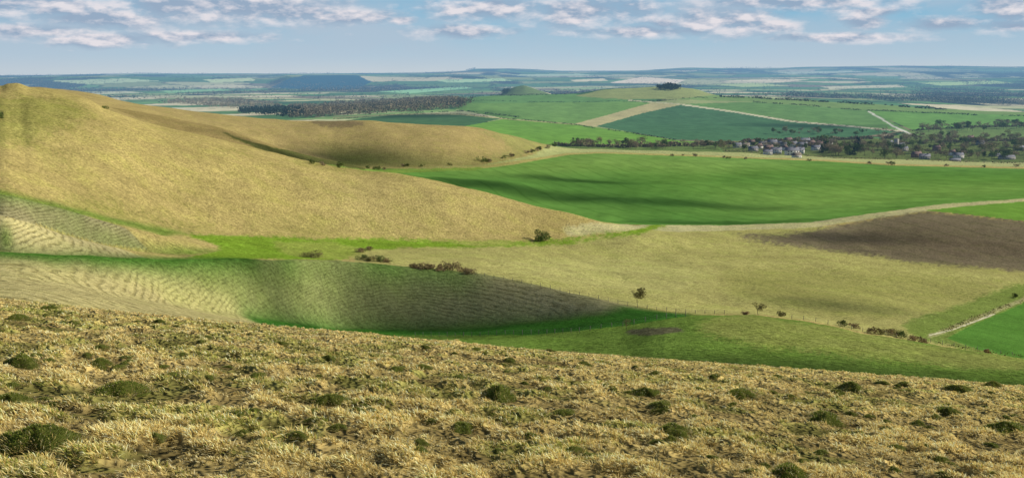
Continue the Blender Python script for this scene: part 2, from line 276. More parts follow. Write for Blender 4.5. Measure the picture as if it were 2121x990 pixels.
# --- near spur
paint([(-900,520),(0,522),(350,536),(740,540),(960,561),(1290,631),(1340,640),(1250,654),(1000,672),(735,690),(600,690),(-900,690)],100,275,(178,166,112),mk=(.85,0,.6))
paint([(420,590),(560,582),(740,575),(960,572),(1100,588),(1290,630),(1260,645),(1100,658),(960,668),(760,664),(600,650),(480,625)],150,275,(150,146,106),rag=10,soft=16,mk=(.95,0,.6),smooth=True)  # this and the next layer paint the spur's shaded face greyer
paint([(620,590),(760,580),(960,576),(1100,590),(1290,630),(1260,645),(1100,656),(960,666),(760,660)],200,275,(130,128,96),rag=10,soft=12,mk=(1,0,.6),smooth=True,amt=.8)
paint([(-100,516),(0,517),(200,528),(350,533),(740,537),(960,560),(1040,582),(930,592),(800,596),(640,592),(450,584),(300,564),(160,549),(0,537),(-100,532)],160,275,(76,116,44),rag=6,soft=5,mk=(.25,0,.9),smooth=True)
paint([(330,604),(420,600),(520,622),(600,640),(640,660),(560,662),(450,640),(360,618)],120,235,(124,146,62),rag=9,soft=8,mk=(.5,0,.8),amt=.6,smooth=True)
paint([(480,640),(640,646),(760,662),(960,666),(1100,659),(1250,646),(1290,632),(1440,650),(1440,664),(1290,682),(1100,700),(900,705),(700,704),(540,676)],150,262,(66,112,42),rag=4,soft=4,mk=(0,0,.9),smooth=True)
# --- near hump
paint([(700,694),(880,694),(1100,694),(1280,676),(1440,652),(1560,652),(1680,666),(1800,690),(2000,724),(2140,745),(2900,810),(2900,900),(2121,800),(1500,752),(1100,722),(700,690)],62,232,(108,132,58),rag=1,soft=1,mk=(0,0,1))
paint([(1420,675),(1500,655),(1560,653),(1680,668),(1800,692),(2000,726),(2140,746),(2140,770),(2000,760),(1800,742),(1560,715)],90,232,(146,150,80),rag=10,soft=9,mk=(.3,0,1),amt=.85)
paint([(1290,684),(1340,678),(1410,680),(1420,688),(1370,693),(1300,692)],150,232,(100,92,74),rag=4,soft=2,mk=(0,0,1),amt=.85)
# foreground turf
gn=fbm(Xg/1.1,Yg/1.1,90,4); gm=np.clip((gn-.52)*7,0,.7)*(Yg<62)
fgm=(Yg<62)
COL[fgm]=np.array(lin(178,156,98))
COL=COL*(1-gm[:,:,None])+np.array(lin(130,132,66))*gm[:,:,None]
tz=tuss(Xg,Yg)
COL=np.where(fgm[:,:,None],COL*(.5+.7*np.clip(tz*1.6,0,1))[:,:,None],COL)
MK[Yg<62]=(0,0,1)
# ---------------------------------------------------------------- helpers for nodes
def newmat(name):
    m=bpy.data.materials.new(name); m.use_nodes=True; nt=m.node_tree; nt.nodes.clear()
    m.cycles.emission_sampling='NONE'
    return m,nt
class G:
    def __init__(s,nt): s.nt=nt
    def n(s,t,**k):
        n=s.nt.nodes.new(t)
        for a,b in k.items(): setattr(n,a,b)
        return n
    def l(s,a,b): s.nt.links.new(a,b)
    def math(s,op,a,b=None,c=None,clamp=False):
        n=s.n('ShaderNodeMath',operation=op); n.use_clamp=clamp
        for i,v in enumerate((a,b,c)):
            if v is None: continue
            if isinstance(v,(int,float)): n.inputs[i].default_value=v
            else: s.l(v,n.inputs[i])
        return n.outputs[0]
    def mix(s,f,a,b,bt='MIX'):
        n=s.n('ShaderNodeMix',data_type='RGBA',blend_type=bt)
        for i,v in ((0,f),(6,a),(7,b)):
            if isinstance(v,(int,float)): n.inputs[i].default_value=v
            elif isinstance(v,tuple): n.inputs[i].default_value=(*v[:3],1)
            else: s.l(v,n.inputs[i])
        return n.outputs[2]
    def mr(s,v,a,b,c,d):
        n=s.n('ShaderNodeMapRange'); n.clamp=True
        s.l(v,n.inputs[0])
        for i,x in enumerate((a,b,c,d)): n.inputs[i+1].default_value=x
        return n.outputs[0]
    def noise(s,vec,sc,det=4,rough=.55):
        n=s.n('ShaderNodeTexNoise'); n.inputs['Scale'].default_value=sc; n.inputs['Detail'].default_value=det; n.inputs['Roughness'].default_value=rough
        s.l(vec,n.inputs['Vector']); return n.outputs['Fac']
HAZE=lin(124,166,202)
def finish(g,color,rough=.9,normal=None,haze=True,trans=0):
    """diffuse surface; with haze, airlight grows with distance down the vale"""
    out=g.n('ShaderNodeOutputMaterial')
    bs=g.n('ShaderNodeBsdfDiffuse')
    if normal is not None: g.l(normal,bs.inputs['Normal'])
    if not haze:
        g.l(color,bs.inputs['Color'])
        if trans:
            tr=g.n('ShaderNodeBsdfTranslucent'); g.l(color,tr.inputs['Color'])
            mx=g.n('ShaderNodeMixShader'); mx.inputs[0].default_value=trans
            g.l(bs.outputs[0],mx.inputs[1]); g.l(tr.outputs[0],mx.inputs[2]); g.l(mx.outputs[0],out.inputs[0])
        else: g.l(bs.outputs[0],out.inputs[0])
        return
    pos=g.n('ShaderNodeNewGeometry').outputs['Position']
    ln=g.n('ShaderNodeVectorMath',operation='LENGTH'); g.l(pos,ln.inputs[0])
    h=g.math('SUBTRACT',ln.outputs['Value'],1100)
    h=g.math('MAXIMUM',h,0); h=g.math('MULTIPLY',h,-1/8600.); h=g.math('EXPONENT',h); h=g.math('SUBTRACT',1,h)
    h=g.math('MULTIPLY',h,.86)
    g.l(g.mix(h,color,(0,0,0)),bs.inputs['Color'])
    em=g.n('ShaderNodeEmission'); em.inputs[0].default_value=(*HAZE,1); g.l(g.math('MULTIPLY',h,.96),em.inputs[1])  # haze painted into the material as a blue glow growing with distance
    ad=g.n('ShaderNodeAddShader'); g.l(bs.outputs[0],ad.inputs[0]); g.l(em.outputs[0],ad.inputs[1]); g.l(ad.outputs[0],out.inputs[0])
# ---------------------------------------------------------------- terrain material
mat,nt=newmat('turf_and_fields'); g=G(nt)
att=g.n('ShaderNodeAttribute',attribute_name='albedo').outputs['Color']
ms=g.n('ShaderNodeAttribute',attribute_name='mask'); sep=g.n('ShaderNodeSeparateColor'); g.l(ms.outputs['Color'],sep.inputs[0])
mt,mc,mr_=sep.outputs
pos=g.n('ShaderNodeNewGeometry').outputs['Position']
n1=g.noise(pos,.035,3,.6); n2=g.noise(pos,.9,4,.85); n4=g.noise(pos,.16,4,.7)
v=g.mr(n2,.32,.68,.38,1.55)
v=g.math('ADD',g.math('MULTIPLY',g.math('SUBTRACT',v,1),mr_),1)
v=g.math('MULTIPLY',v,g.mr(n1,.3,.7,.86,1.12))
v4=g.mr(n4,.32,.68,.84,1.15); v=g.math('MULTIPLY',v,g.math('ADD',g.math('MULTIPLY',g.math('SUBTRACT',v4,1),mr_),1))
gv=g.n('ShaderNodeCombineColor')
for i in range(3): g.l(v,gv.inputs[i])
c=g.mix(1.0,att,gv.outputs[0],'MULTIPLY')
gf=g.math('MULTIPLY',g.mr(g.noise(pos,.07,5,.75),.46,.66,0,.5),mr_)
c=g.mix(gf,c,g.mix(1.0,c,(.72,.85,.55),'MULTIPLY'))
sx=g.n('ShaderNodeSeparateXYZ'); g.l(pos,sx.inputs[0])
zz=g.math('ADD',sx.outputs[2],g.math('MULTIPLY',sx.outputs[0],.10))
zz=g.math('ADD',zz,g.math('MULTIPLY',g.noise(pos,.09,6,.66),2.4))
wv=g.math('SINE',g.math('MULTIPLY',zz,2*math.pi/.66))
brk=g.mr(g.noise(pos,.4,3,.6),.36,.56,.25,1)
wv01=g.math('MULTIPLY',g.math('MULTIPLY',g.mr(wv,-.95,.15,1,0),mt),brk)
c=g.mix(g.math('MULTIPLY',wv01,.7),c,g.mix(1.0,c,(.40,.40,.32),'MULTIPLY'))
dl=g.math('ADD',g.math('MULTIPLY',sx.outputs[0],.94),g.math('MULTIPLY',sx.outputs[1],.34)); dl=g.math('ADD',dl,g.math('MULTIPLY',g.noise(pos,.004,2),60))
w2=g.math('SINE',g.math('MULTIPLY',dl,2*math.pi/22))
w2=g.math('MULTIPLY',g.mr(w2,.86,1,0,.5),mc)
c=g.mix(w2,c,g.mix(1.0,c,(.6,.68,.6),'MULTIPLY'))
pn=g.math('MULTIPLY',g.mr(g.noise(pos,.012,3,.5),.42,.62,0,.5),mc)
c=g.mix(pn,c,g.mix(1.0,c,(.8,.86,.8),'MULTIPLY'))
hgt=g.math('MULTIPLY',n2,g.math('MULTIPLY',mr_,1.0))
hgt=g.math('ADD',hgt,g.math('MULTIPLY',wv01,-.2))
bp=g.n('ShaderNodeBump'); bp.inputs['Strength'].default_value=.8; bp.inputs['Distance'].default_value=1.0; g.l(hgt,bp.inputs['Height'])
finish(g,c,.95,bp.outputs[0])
TERR=mat
# ---------------------------------------------------------------- mesh builder
def npmesh(name,V,faces,mats=(),midx=None,attrs=None,smooth=False):
    me=bpy.data.meshes.new(name)
    V=np.asarray(V,np.float32); me.vertices.add(len(V)); me.vertices.foreach_set('co',V.ravel())
    faces=[np.asarray(f) for f in faces if len(f)]
    tot=np.concatenate([np.full(len(f),f.shape[1]) for f in faces]); li=np.concatenate([f.ravel() for f in faces])
    me.loops.add(len(li)); me.loops.foreach_set('vertex_index',li.astype(np.int32))
    st=np.concatenate([[0],np.cumsum(tot)[:-1]])
    me.polygons.add(len(tot)); me.polygons.foreach_set('loop_start',st.astype(np.int32))
    me.polygons.foreach_set('loop_total',tot.astype(np.int32))
    if smooth: me.polygons.foreach_set('use_smooth',np.ones(len(tot),bool))
    for m in mats: me.materials.append(m)
    if midx is not None: me.polygons.foreach_set('material_index',np.asarray(midx,np.int32))
    me.update(calc_edges=True)
    if attrs:
        for k,a in attrs.items():
            at=me.attributes.new(k,'FLOAT_COLOR','POINT')
            at.data.foreach_set('color',np.concatenate([a,np.ones((len(a),1))],1).astype(np.float32).ravel())
    return me
def add(name,me,loc=(0,0,0),parent=None,**props):
    o=bpy.data.objects.new(name,me); o.location=loc
    scene.collection.objects.link(o)
    if parent is not None: o.parent=parent
    for k,v in props.items(): o[k]=v
    return o
idx=np.arange(NT*NS).reshape(NT,NS)
Fq=np.stack([idx[:-1,:-1],idx[:-1,1:],idx[1:,1:],idx[1:,:-1]],-1).reshape(-1,4)
V=np.stack([Xg,Yg,Z],-1).reshape(-1,3)
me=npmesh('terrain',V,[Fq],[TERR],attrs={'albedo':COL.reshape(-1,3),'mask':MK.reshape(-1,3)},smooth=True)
add('terrain',me,kind='structure')
# ---------------------------------------------------------------- plant materials
def plantmat(name,c1,c2,sc=.6):
    m,nt=newmat(name); g=G(nt)
    pos=g.n('ShaderNodeNewGeometry').outputs['Position']
    oi=g.n('ShaderNodeObjectInfo').outputs['Random']
    n=g.noise(pos,sc,2,.6)
    c=g.mix(g.mr(n,.35,.65,0,1),c1,c2)
    k=g.mr(oi,0,1,.7,1.3); cc_=g.n('ShaderNodeCombineColor')
    for i in range(3): g.l(k,cc_.inputs[i])
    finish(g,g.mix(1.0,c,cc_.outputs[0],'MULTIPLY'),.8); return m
M_GREEN=plantmat('foliage_green',lin(78,96,52),lin(118,128,72))
M_DARK=plantmat('foliage_evergreen',lin(44,62,50),lin(68,84,62))
M_BROWN=plantmat('bare_twigs',lin(122,108,84),lin(166,148,116))
M_OLIVE=plantmat('budding_twigs',lin(114,110,70),lin(154,146,94))
M_RUST=plantmat('winter_thorn_twigs',lin(128,110,78),lin(170,150,108))
M_WOOD=plantmat('winter_wood_canopy',lin(112,102,76),lin(158,142,108),.02)
M_BARK=plantmat('bark',lin(86,76,62),lin(116,104,88),3)
def quads(rg,C,size,flat=1.0):
    n=len(C); a=rg.normal(size=(n,3)); a/=np.linalg.norm(a,axis=1)[:,None]
    b=rg.normal(size=(n,3)); b-=a*(a*b).sum(1)[:,None]; b/=np.linalg.norm(b,axis=1)[:,None]
    sz=(size*rg.uniform(.6,1.4,n))[:,None]
    V=np.stack([C-a*sz,C-b*sz*.6,C+a*sz,C+b*sz*.6],1).reshape(-1,3)
    F=np.arange(4*n).reshape(n,4); return V,F
def crown_pts(rg,n,h,w,base,kind):
    if kind=='conifer':
        z=rg.uniform(0,1,n)**1.2; r=(1-z**1.6)*w*.5*rg.uniform(.4,1.1,n); a=rg.uniform(0,6.28,n)
        return np.stack([r*np.cos(a),r*np.sin(a),base+z*(h-base)],1)
    k=rg.integers(7,11)
    lo,hi_=(.3,.85) if kind!='shrub' else (.12,.72)
    cen=np.stack([rg.normal(0,w*.22,k),rg.normal(0,w*.22,k),base+(h-base)*rg.uniform(lo,hi_,k)],1)
    rad=rg.uniform(.16,.28,k)*w
    i=rg.integers(0,k,n); d=rg.normal(size=(n,3)); d/=np.linalg.norm(d,axis=1)[:,None]
    r=rad[i]*rg.uniform(.35,1.1,n)**.6
    P=cen[i]+d*r[:,None]*np.array([1,1,.8]); P[:,2]=np.clip(P[:,2],base*.6,h); return P
def limb(p0,p1,r0,r1,k=5):
    p0=np.array(p0,float);p1=np.array(p1,float); d=p1-p0; d/=np.linalg.norm(d)+1e-9
    a=np.cross(d,[.3,.9,.2]); a/=np.linalg.norm(a); b=np.cross(d,a)
    an=np.arange(k)*2*math.pi/k; ring=np.cos(an)[:,None]*a+np.sin(an)[:,None]*b
    return np.concatenate([p0+ring*r0,p1+ring*r1]),np.array([[i,(i+1)%k,k+(i+1)%k,k+i] for i in range(k)])
def join(parts):
    V=[];F=[];o=0
    for v,f in parts: V.append(v);F.append(f+o);o+=len(v)
    return np.concatenate(V),np.concatenate(F)
def skeleton(rg,h,w,nl,r0,twigs=0,stems=1):
    parts=[]; tips=[]
    for s_ in range(stems):
        th=h*rg.uniform(.3,.4) if stems==1 else h*.12
        top=np.array([rg.normal(0,w*.06),rg.normal(0,w*.06),th]) if stems==1 else np.array([rg.normal(0,w*.18),rg.normal(0,w*.18),th])
        parts.append(limb([top[0]*.3,top[1]*.3,-.4],top,r0,r0*.7))
        for i in range(nl):
            a=rg.uniform(0,6.28); R=w*rg.uniform(.18,.42); e=np.array([R*math.cos(a),R*math.sin(a),h*rg.uniform(.5,.95)])
            mid=(top+e)/2+np.array([0,0,-h*.04])+rg.normal(0,w*.03,3)
            parts.append(limb(top,mid,r0*.55,r0*.32,4)); parts.append(limb(mid,e,r0*.32,r0*.1,4)); tips+= [mid,e,(mid+e)/2]
    tw=[]
    for i in range(twigs):
        p=tips[rg.integers(len(tips))]; q=p+rg.normal(0,1,3)*np.array([w*.13,w*.13,h*.1])+np.array([p[0]*.15,p[1]*.15,h*.04]); q[2]=min(max(q[2],h*.15),h)
        tw.append(limb(p,q,r0*.12,r0*.04,3))
    return parts,tw
def treemesh(kind,seed,h=12,w=10,n=260,size=.55,mat=None):
    rg=np.random.default_rng(seed)
    base=h*(.05 if kind=='bush' else .2)
    if kind=='conifer': base=h*.08
    P=crown_pts(rg,n,h,w,base,'shrub' if kind=='bush' else kind); V1,F1=quads(rg,P,size)
    parts,tw=skeleton(rg,h,w,5,h*.022,30 if kind!='conifer' else 0)
    if kind=='conifer': parts=[limb([0,0,-.4],[0,0,h*.9],h*.02,h*.004)]
    V2,F2=join(parts+tw)
    V=np.concatenate([V1,V2]); F_=np.concatenate([F1,F2+len(V1)])
    return npmesh(kind+'_tree_mesh',V,[F_],[mat,M_BARK],[0]*len(F1)+[1]*len(F2))
TREES={
 'green':[treemesh('round',i,12,12,360,.75,M_GREEN) for i in range(4)],
 'brown':[treemesh('round',20+i,13,13,340,.55,M_BROWN) for i in range(5)],
 'olive':[treemesh('round',30+i,11,12,320,.55,M_OLIVE) for i in range(3)],
 'conifer':[treemesh('conifer',40+i,14,9,380,.8,M_DARK) for i in range(3)],
 'bush':[treemesh('bush',50+i,4,6,260,.36,M_BROWN) for i in range(4)],
 'gbush':[treemesh('bush',60+i,4,6,280,.36,M_GREEN) for i in range(4)]}
LAB={'green':('broadleaf_tree','dark green broadleaf tree among the village fields','tree'),
 'brown':('bare_tree','leafless brown broadleaf tree beside the village','tree'),
 'olive':('budding_tree','olive green budding tree near the hedgerows','tree'),
 'conifer':('conifer_tree','tall dark evergreen conifer beside village houses','tree'),
 'bush':('thorn_bush','leafless brown thorn bush at the foot of the slope','bush'),
 'gbush':('green_bush','small dark green bush along the field edge','bush')}
ntree=0
def put(kind,u,v,d0,d1,hm,wm=None,group='trees and bushes in the vale'):
    global ntree
    x,y,z=ground(u,v,d0,d1)
    base={'green':12,'brown':13,'olive':11,'conifer':14,'bush':4,'gbush':4}[kind]
    me=TREES[kind][random.randrange(len(TREES[kind]))]
    nm,lb,cat=LAB[kind]
    o=add(nm,me,(x,y,z-.1),label=lb,category=cat,group=group)
    s=hm/base; o.scale=(s*(wm or 1),s*(wm or 1),s); o.rotation_euler=(0,0,random.uniform(0,6.28)); ntree+=1
def scat(kinds,poly,n,d0,d1,h0,h1):
    us=[p[0] for p in poly]; vs=[p[1] for p in poly]; c=0
    while c<n:
        u=random.uniform(min(us),max(us)); v=random.uniform(min(vs),max(vs)); ins=False
        if 1580<u<1665 and v>310: continue
        for i in range(len(poly)):
            (x0,y0),(x1,y1)=poly[i],poly[i-1]
            if (y0>v)!=(y1>v) and u<(x1-x0)*(v-y0)/(y1-y0)+x0: ins=not ins
        if ins: put(random.choice(kinds),u,v,d0,d1,random.uniform(h0,h1)); c+=1
scat(['brown','olive','brown','green'],[(1150,303),(1230,300),(1500,302),(1500,312),(1250,308),(1160,306)],60,1370,1800,8,15)
scat(['green','brown','brown','olive'],[(1500,303),(1700,296),(1820,302),(1820,326),(1680,320),(1510,312)],60,1400,1800,7,13)
scat(['conifer','green','brown','brown'],[(1680,300),(1800,300),(1800,328),(1694,324)],40,1400,1800,13,19)
scat(['green','brown','brown','brown','olive'],[(1820,290),(1990,282),(2160,284),(2160,332),(1830,330)],170,1400,2000,9,16)
scat(['green','brown','brown'],[(1900,266),(1990,260),(2160,256),(2160,270),(1930,276)],56,1700,2400,10,16)
scat(['brown','green'],[(1590,268),(1780,276),(1880,272),(1850,284),(1600,282)],30,1650,2300,7,12)
for u,v,h,k in ((648,340,3,'gbush'),(668,343,2.4,'bush'),(700,347,3.6,'gbush'),(764,350,4,'gbush'),(780,352,5,'gbush'),(796,352,3,'bush'),(834,345,3,'bush'),(842,345,4,'gbush'),(872,345,3,'gbush'),(930,343,3,'gbush'),(1005,336,7,'gbush'),(1012,336,5,'bush'),(1045,328,4,'gbush'),(1058,325,5,'bush'),(1064,324,4,'gbush'),(1092,318,5,'bush'),(1101,316,5,'gbush'),(1112,313,4,'bush'),(1120,311,6,'gbush'),(1135,308,6,'bush'),(1150,304,7,'gbush'),
   (218,236,2.4,'gbush'),(1392,324,4,'bush'),(1440,325,5,'bush'),(1415,323,3,'bush'),(1500,328,4,'bush'),(1508,329,4,'gbush'),(1545,330,4,'bush'),(1676,334,4,'gbush'),(1800,340,5,'bush'),(1840,341,5,'bush'),(1849,342,5,'gbush'),(1960,345,4,'bush'),(2040,347,4,'gbush'),(2105,346,5,'bush')):
    put(k,u,v,(480 if u<340 or u==648 or u==668 or u==700 else 850),(560 if u<340 or u==648 or u==668 or u==700 else 1400),h)
def bigtree(u,v,d0,d1,h,w,kind,seed,label,n=900,size=.13,cat='tree',name='thorn_tree'):
    rg=np.random.default_rng(seed); x,y,z=ground(u,v,d0,d1)
    e=add(name,None,(x,y,z),label=label,category=cat,group='thorn trees and bushes on the downland')
    m={'green':M_GREEN,'brown':M_BROWN,'rust':M_RUST,'olive':M_OLIVE,'dark':M_DARK}[kind]
    shrub=cat=='bush'
    parts,tw=skeleton(rg,h,w,4 if shrub else 7,max(.03,h*(.012 if shrub else .018)),140,stems=4 if shrub else 1)
    Vt,Ft=join(parts); add('trunk',npmesh('trunk',Vt,[Ft],[M_BARK]),parent=e)
    P=crown_pts(rg,n,h,w,h*(.03 if shrub else .15),'shrub' if shrub else 'x'); V1,F1=quads(rg,P,size*np.ones(n)*1.0)
    V2,F2=join(tw)
    add('crown',npmesh('crown',np.concatenate([V1,V2]),[np.concatenate([F1,F2+len(V1)])],[m,M_BARK],[0]*len(F1)+[1]*len(F2)),parent=e)
bigtree(1125,499,440,520,6,8.0,'green',1,'round dark green hawthorn on the bright valley turf',1700,.26,'bush','hawthorn_bush')
bigtree(1320,627,255,400,5.2,5.0,'olive',2,'sparse leafless hawthorn standing beside the fence line',1100,.16)
bigtree(1572,652,245,330,3.6,3.2,'olive',3,'slim leafless thorn tree above the grassy hump',620,.13)
bigtree(1298,682,180,262,2.2,2.0,'rust',33,'tiny bare sapling beside the wire fence',200,.08)
k=10
for u,v,h,w,kd in ((752,538,1.6,3.6,'green'),(768,541,2.0,4.5,'olive'),(788,542,2.1,4.4,'green'),(800,543,1.5,3.4,'rust'),(745,522,1.3,5,'rust'),(762,518,1.2,5,'rust'),(862,556,1.5,4,'rust'),(878,557,1.7,4,'rust'),(892,558,1.5,4,'rust'),(912,560,1.5,4,'rust'),(930,560,2.7,5,'rust'),(945,562,2.9,5,'rust'),(960,564,2.3,5,'rust'),(973,567,1.5,4,'rust'),
   (640,532,1.8,6,'olive'),(655,534,1.6,5,'olive')):
    k+=1; bigtree(u,v,262 if u>700 else 250,430,h,w,kd,k,'low straggly thorn bush at the foot of the spur' if kd!='green' else 'low green gorse bush at the foot of the spur',600,.16,'bush','thorn_bush')
for u,v,h,w,kd in ((1745,676,2.2,3,'green'),(1772,680,1.4,2.4,'rust'),(1806,690,1.9,3,'rust'),(1822,692,2.2,3.2,'olive'),(1840,694,2.4,3.4,'rust'),(1857,697,2.6,3.6,'olive'),(1870,700,2.4,3,'green'),(1893,706,1.5,3,'rust'),(1910,710,1.5,3,'rust'),(1620,656,1.8,3,'olive'),(1543,653,1.1,2,'rust'),(2043,735,1.6,1.8,'rust'),(2104,616,2.0,2.8,'green')):
    k+=1; bigtree(u,v,242,450,h,w,kd,k,'small leafless thorn bush beside the pasture fence' if kd!='green' else 'small green thorn bush beside the pasture edge',500,.14,'bush','thorn_bush')
k+=1; bigtree(4,245,300,480,4,5,'green',k,'dark green thorn bush high on the grassy hillside',900,.2,'bush','thorn_bush')
# ---------------------------------------------------------------- hedges (each its own object)
def hedge(pl,h,d0,d1,mat,label,dens=1.0,w=2.5):
    rg=np.random.default_rng(len(pl)*97+int(pl[0][0])); P=[]
    for i in range(len(pl)-1):
        a=ground(*pl[i],d0,d1); b_=ground(*pl[i+1],d0,d1); D=math.dist(a[:2],b_[:2]); n=int(D*1.6*dens)
        t=rg.uniform(0,1,n); x=a[0]+(b_[0]-a[0])*t+rg.normal(0,w*.3,n); y=a[1]+(b_[1]-a[1])*t+rg.normal(0,w*.3,n)
        gap=fbm(x/18,y/18,5,2); x=x[gap>.36];y=y[gap>.36];gap=gap[gap>.36]
        z=height(x,y)+rg.uniform(0,1,len(x))*h*(.4+1.2*np.abs(gap-.2)); P.append(np.stack([x,y,z],1))
    P=np.concatenate(P); V1,F1=quads(rg,P,np.full(len(P),h*.3)); o=P.mean(0)
    add('hedge',npmesh('hedge',V1-o,[F1],[mat]),tuple(o),label=label,category='hedge',group='hedgerows between the fields')
HB='brown leafless hedgerow dividing crop fields'; HG='dark green hedgerow along a field boundary'
for pl,h,d0,d1,m,lb,de in (([(1040,246),(1120,252),(1190,259),(1300,275),(1400,291)],3,1500,2400,M_DARK,HG,1.5),
  ([(690,248),(760,243),(830,238),(950,237),(1040,246)],3,1500,2500,M_BROWN,HB,1.2),
  ([(860,234),(950,231),(1080,245)],4,1700,2600,M_DARK,HG,1.2),
  ([(1640,252),(1760,263),(1870,274)],3,1700,2500,M_BROWN,HB,1.2),
  ([(1490,201),(1640,208),(1800,217),(1960,228)],6,2300,2650,M_DARK,HG,2),
  ([(1560,213),(1700,222),(1800,230),(1960,236),(2140,242)],4,2100,2600,M_DARK,HG,1.6),
  ([(1890,272),(1960,267),(2060,264),(2150,262)],5,1800,2400,M_BROWN,HB,2),
  ([(1320,211),(1400,207),(1490,203)],3,2200,2800,M_DARK,HG,1.5),
  ([(950,215),(1100,212),(1320,211)],3,2200,2800,M_DARK,HG,1),
  ([(950,201),(1060,199),(1190,196)],4,2400,2850,M_DARK,HG,1),
  ([(1150,302),(1300,306),(1500,300)],7,1380,1800,M_BROWN,HB,3),
  ([(1500,300),(1620,294),(1750,290),(1850,288)],7,1500,1950,M_BROWN,HB,3),
  ([(1500,314),(1600,321),(1800,330),(2000,336),(2150,338)],3,1380,1560,M_BROWN,HB,1.5),
  ([(1820,300),(1950,296),(2150,290)],6,1500,2000,M_BROWN,HB,3),
  ([(1950,690),(2000,668),(2060,645),(2130,615)],.8,240,500,M_OLIVE,'low rough grass hedge beside the farm track',3),
  ([(1900,704),(1960,714),(2040,730),(2121,740)],.7,240,300,M_OLIVE,'low scrubby hedge along the fence',4)):
    hedge(pl,h,d0,d1,m,lb,de)
# ---------------------------------------------------------------- far woodland (uncountable)
def woodland(name,P,h,mat,q,label):
    n=len(P); Pq=np.repeat(P,q,axis=0); H=np.repeat(h,q)
    Pq=Pq+np.stack([rng.normal(0,1,n*q)*H*.28,rng.normal(0,1,n*q)*H*.28,rng.uniform(.08,1,n*q)**.7*H],1)
    V1,F1=quads(rng,Pq,H*.15)
    add(name,npmesh(name,V1,[F1],[mat]),kind='stuff',label=label,category='woodland')
def sample_poly(poly,n,d0,d1,rag=0):
    m=mask(poly,d0,d1,rag)>.5; ii,jj=np.nonzero(m)
    wgt=Yg[ii,jj]**2; wgt/=wgt.sum(); q=rng.choice(len(ii),n,p=wgt); y=np.exp(T[ii[q]]+rng.uniform(-.004,.004,n)); x=y*(S[jj[q]]+rng.uniform(-.0007,.0007,n))
    return np.stack([x,y,height(x,y)],1)
P=sample_poly([(600,246),(700,242),(960,225),(980,212),(930,206),(860,207),(700,216),(600,222)],3200,2000,3600,3)
woodland('bare_woodland',P,rng.uniform(6,14,len(P)),M_WOOD,18,'dense leafless brown wood behind the downs')
P=sample_poly([(490,236),(600,247),(630,243),(630,230),(560,224),(500,230)],420,2000,3600,3)
woodland('evergreen_woodland',P,rng.uniform(7,16,len(P)),M_DARK,20,'dark evergreen wood at the vale edge')
P=sample_poly([(330,214),(480,226),(600,228),(560,216),(500,208),(380,206)],900,2600,5200,3)
woodland('vale_edge_woodland',P,rng.uniform(8,15,len(P)),M_WOOD,14,'brown leafless wood on the vale floor')
P=sample_poly([(1362,184),(1385,181),(1408,185),(1400,188),(1370,188)],60,2700,3000)
woodland('hilltop_clump',P,rng.uniform(8,15,len(P)),M_DARK,40,'dark tree clump crowning the round hill')
P=sample_poly([(1035,196),(1048,189),(1056,187),(1050,197)],26,3400,3750)
woodland('hillside_clump',P,rng.uniform(9,13,len(P)),M_DARK,30,'dark tree clump on a small far hill')
def valetrees(n,d0,d1,th,seed):
    y=np.exp(rng.uniform(math.log(d0),math.log(d1),n)); x=y*rng.uniform(-.65,.65,n)
    a=fbm(x/420,y/900,77,4); idv,ed=parcels(x,y,360.,40)
    k=(a>th)|((ed<.05)&(rng.uniform(0,1,n)<.7)); x=x[k];y=y[k]
    return np.stack([x,y,height(x,y)],1)
P=valetrees(60000,3950,8500,.565,1); k=rng.uniform(0,1,len(P))<.4
woodland('vale_woodland',P[k],rng.uniform(8,17,k.sum()),M_BROWN,6,'belts of leafless trees across the vale')
woodland('vale_evergreen_woodland',P[~k],rng.uniform(8,18,(~k).sum()),M_DARK,6,'belts of dark trees across the vale')
P=valetrees(20000,8500,17400,.62,2)
kk=[]
for a,b_ in ((272,330),(600,690),(965,985),(1500,1600)): 
    u=rng.uniform(a,b_,150)
    for q in u:
        s_,t_=cast(q,100,16000,17500); y=math.exp(t_); kk.append((s_*y,y,float(height(s_*y,y))))
P=np.concatenate([P,np.array(kk)])
woodland('ridge_woodland',P,rng.uniform(12,24,len(P)),M_DARK,4,'tree belts on the far hazy ridges')
# ---------------------------------------------------------------- houses
def simplemat(name,c1,c2,sc=2.):
    m,nt=newmat(name); g=G(nt); pos=g.n('ShaderNodeNewGeometry').outputs['Position']
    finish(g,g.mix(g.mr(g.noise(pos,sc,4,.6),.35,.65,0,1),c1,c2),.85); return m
M_WHITE=simplemat('white_render',(.76,.72,.64),(.64,.60,.53)); M_BRICK=simplemat('red_brick',(.32,.2,.15),(.27,.17,.13))
M_STONE=simplemat('stone',(.42,.38,.32),(.34,.31,.27)); M_SLATE=simplemat('slate_roof',(.16,.16,.18),(.22,.22,.24))
M_TILE=simplemat('clay_tile_roof',(.23,.16,.13),(.18,.13,.12)); M_THATCH=simplemat('thatch_roof',(.26,.22,.17),(.18,.16,.13))
M_GLASS=simplemat('window_glass',(.03,.04,.05),(.05,.06,.07)); M_DOOR=simplemat('door_paint',(.06,.09,.07),(.08,.1,.08))
M_POST=simplemat('weathered_wood',(.22,.2,.17),(.16,.15,.12),8); M_WIRE=simplemat('galvanised_wire',(.3,.3,.3),(.36,.36,.36))
def box(x0,x1,y0,y1,z0,z1):
    V=np.array([[x0,y0,z0],[x1,y0,z0],[x1,y1,z0],[x0,y1,z0],[x0,y0,z1],[x1,y0,z1],[x1,y1,z1],[x0,y1,z1]],float)
    return V,np.array([[0,3,2,1],[4,5,6,7],[0,1,5,4],[1,2,6,5],[2,3,7,6],[3,0,4,7]])
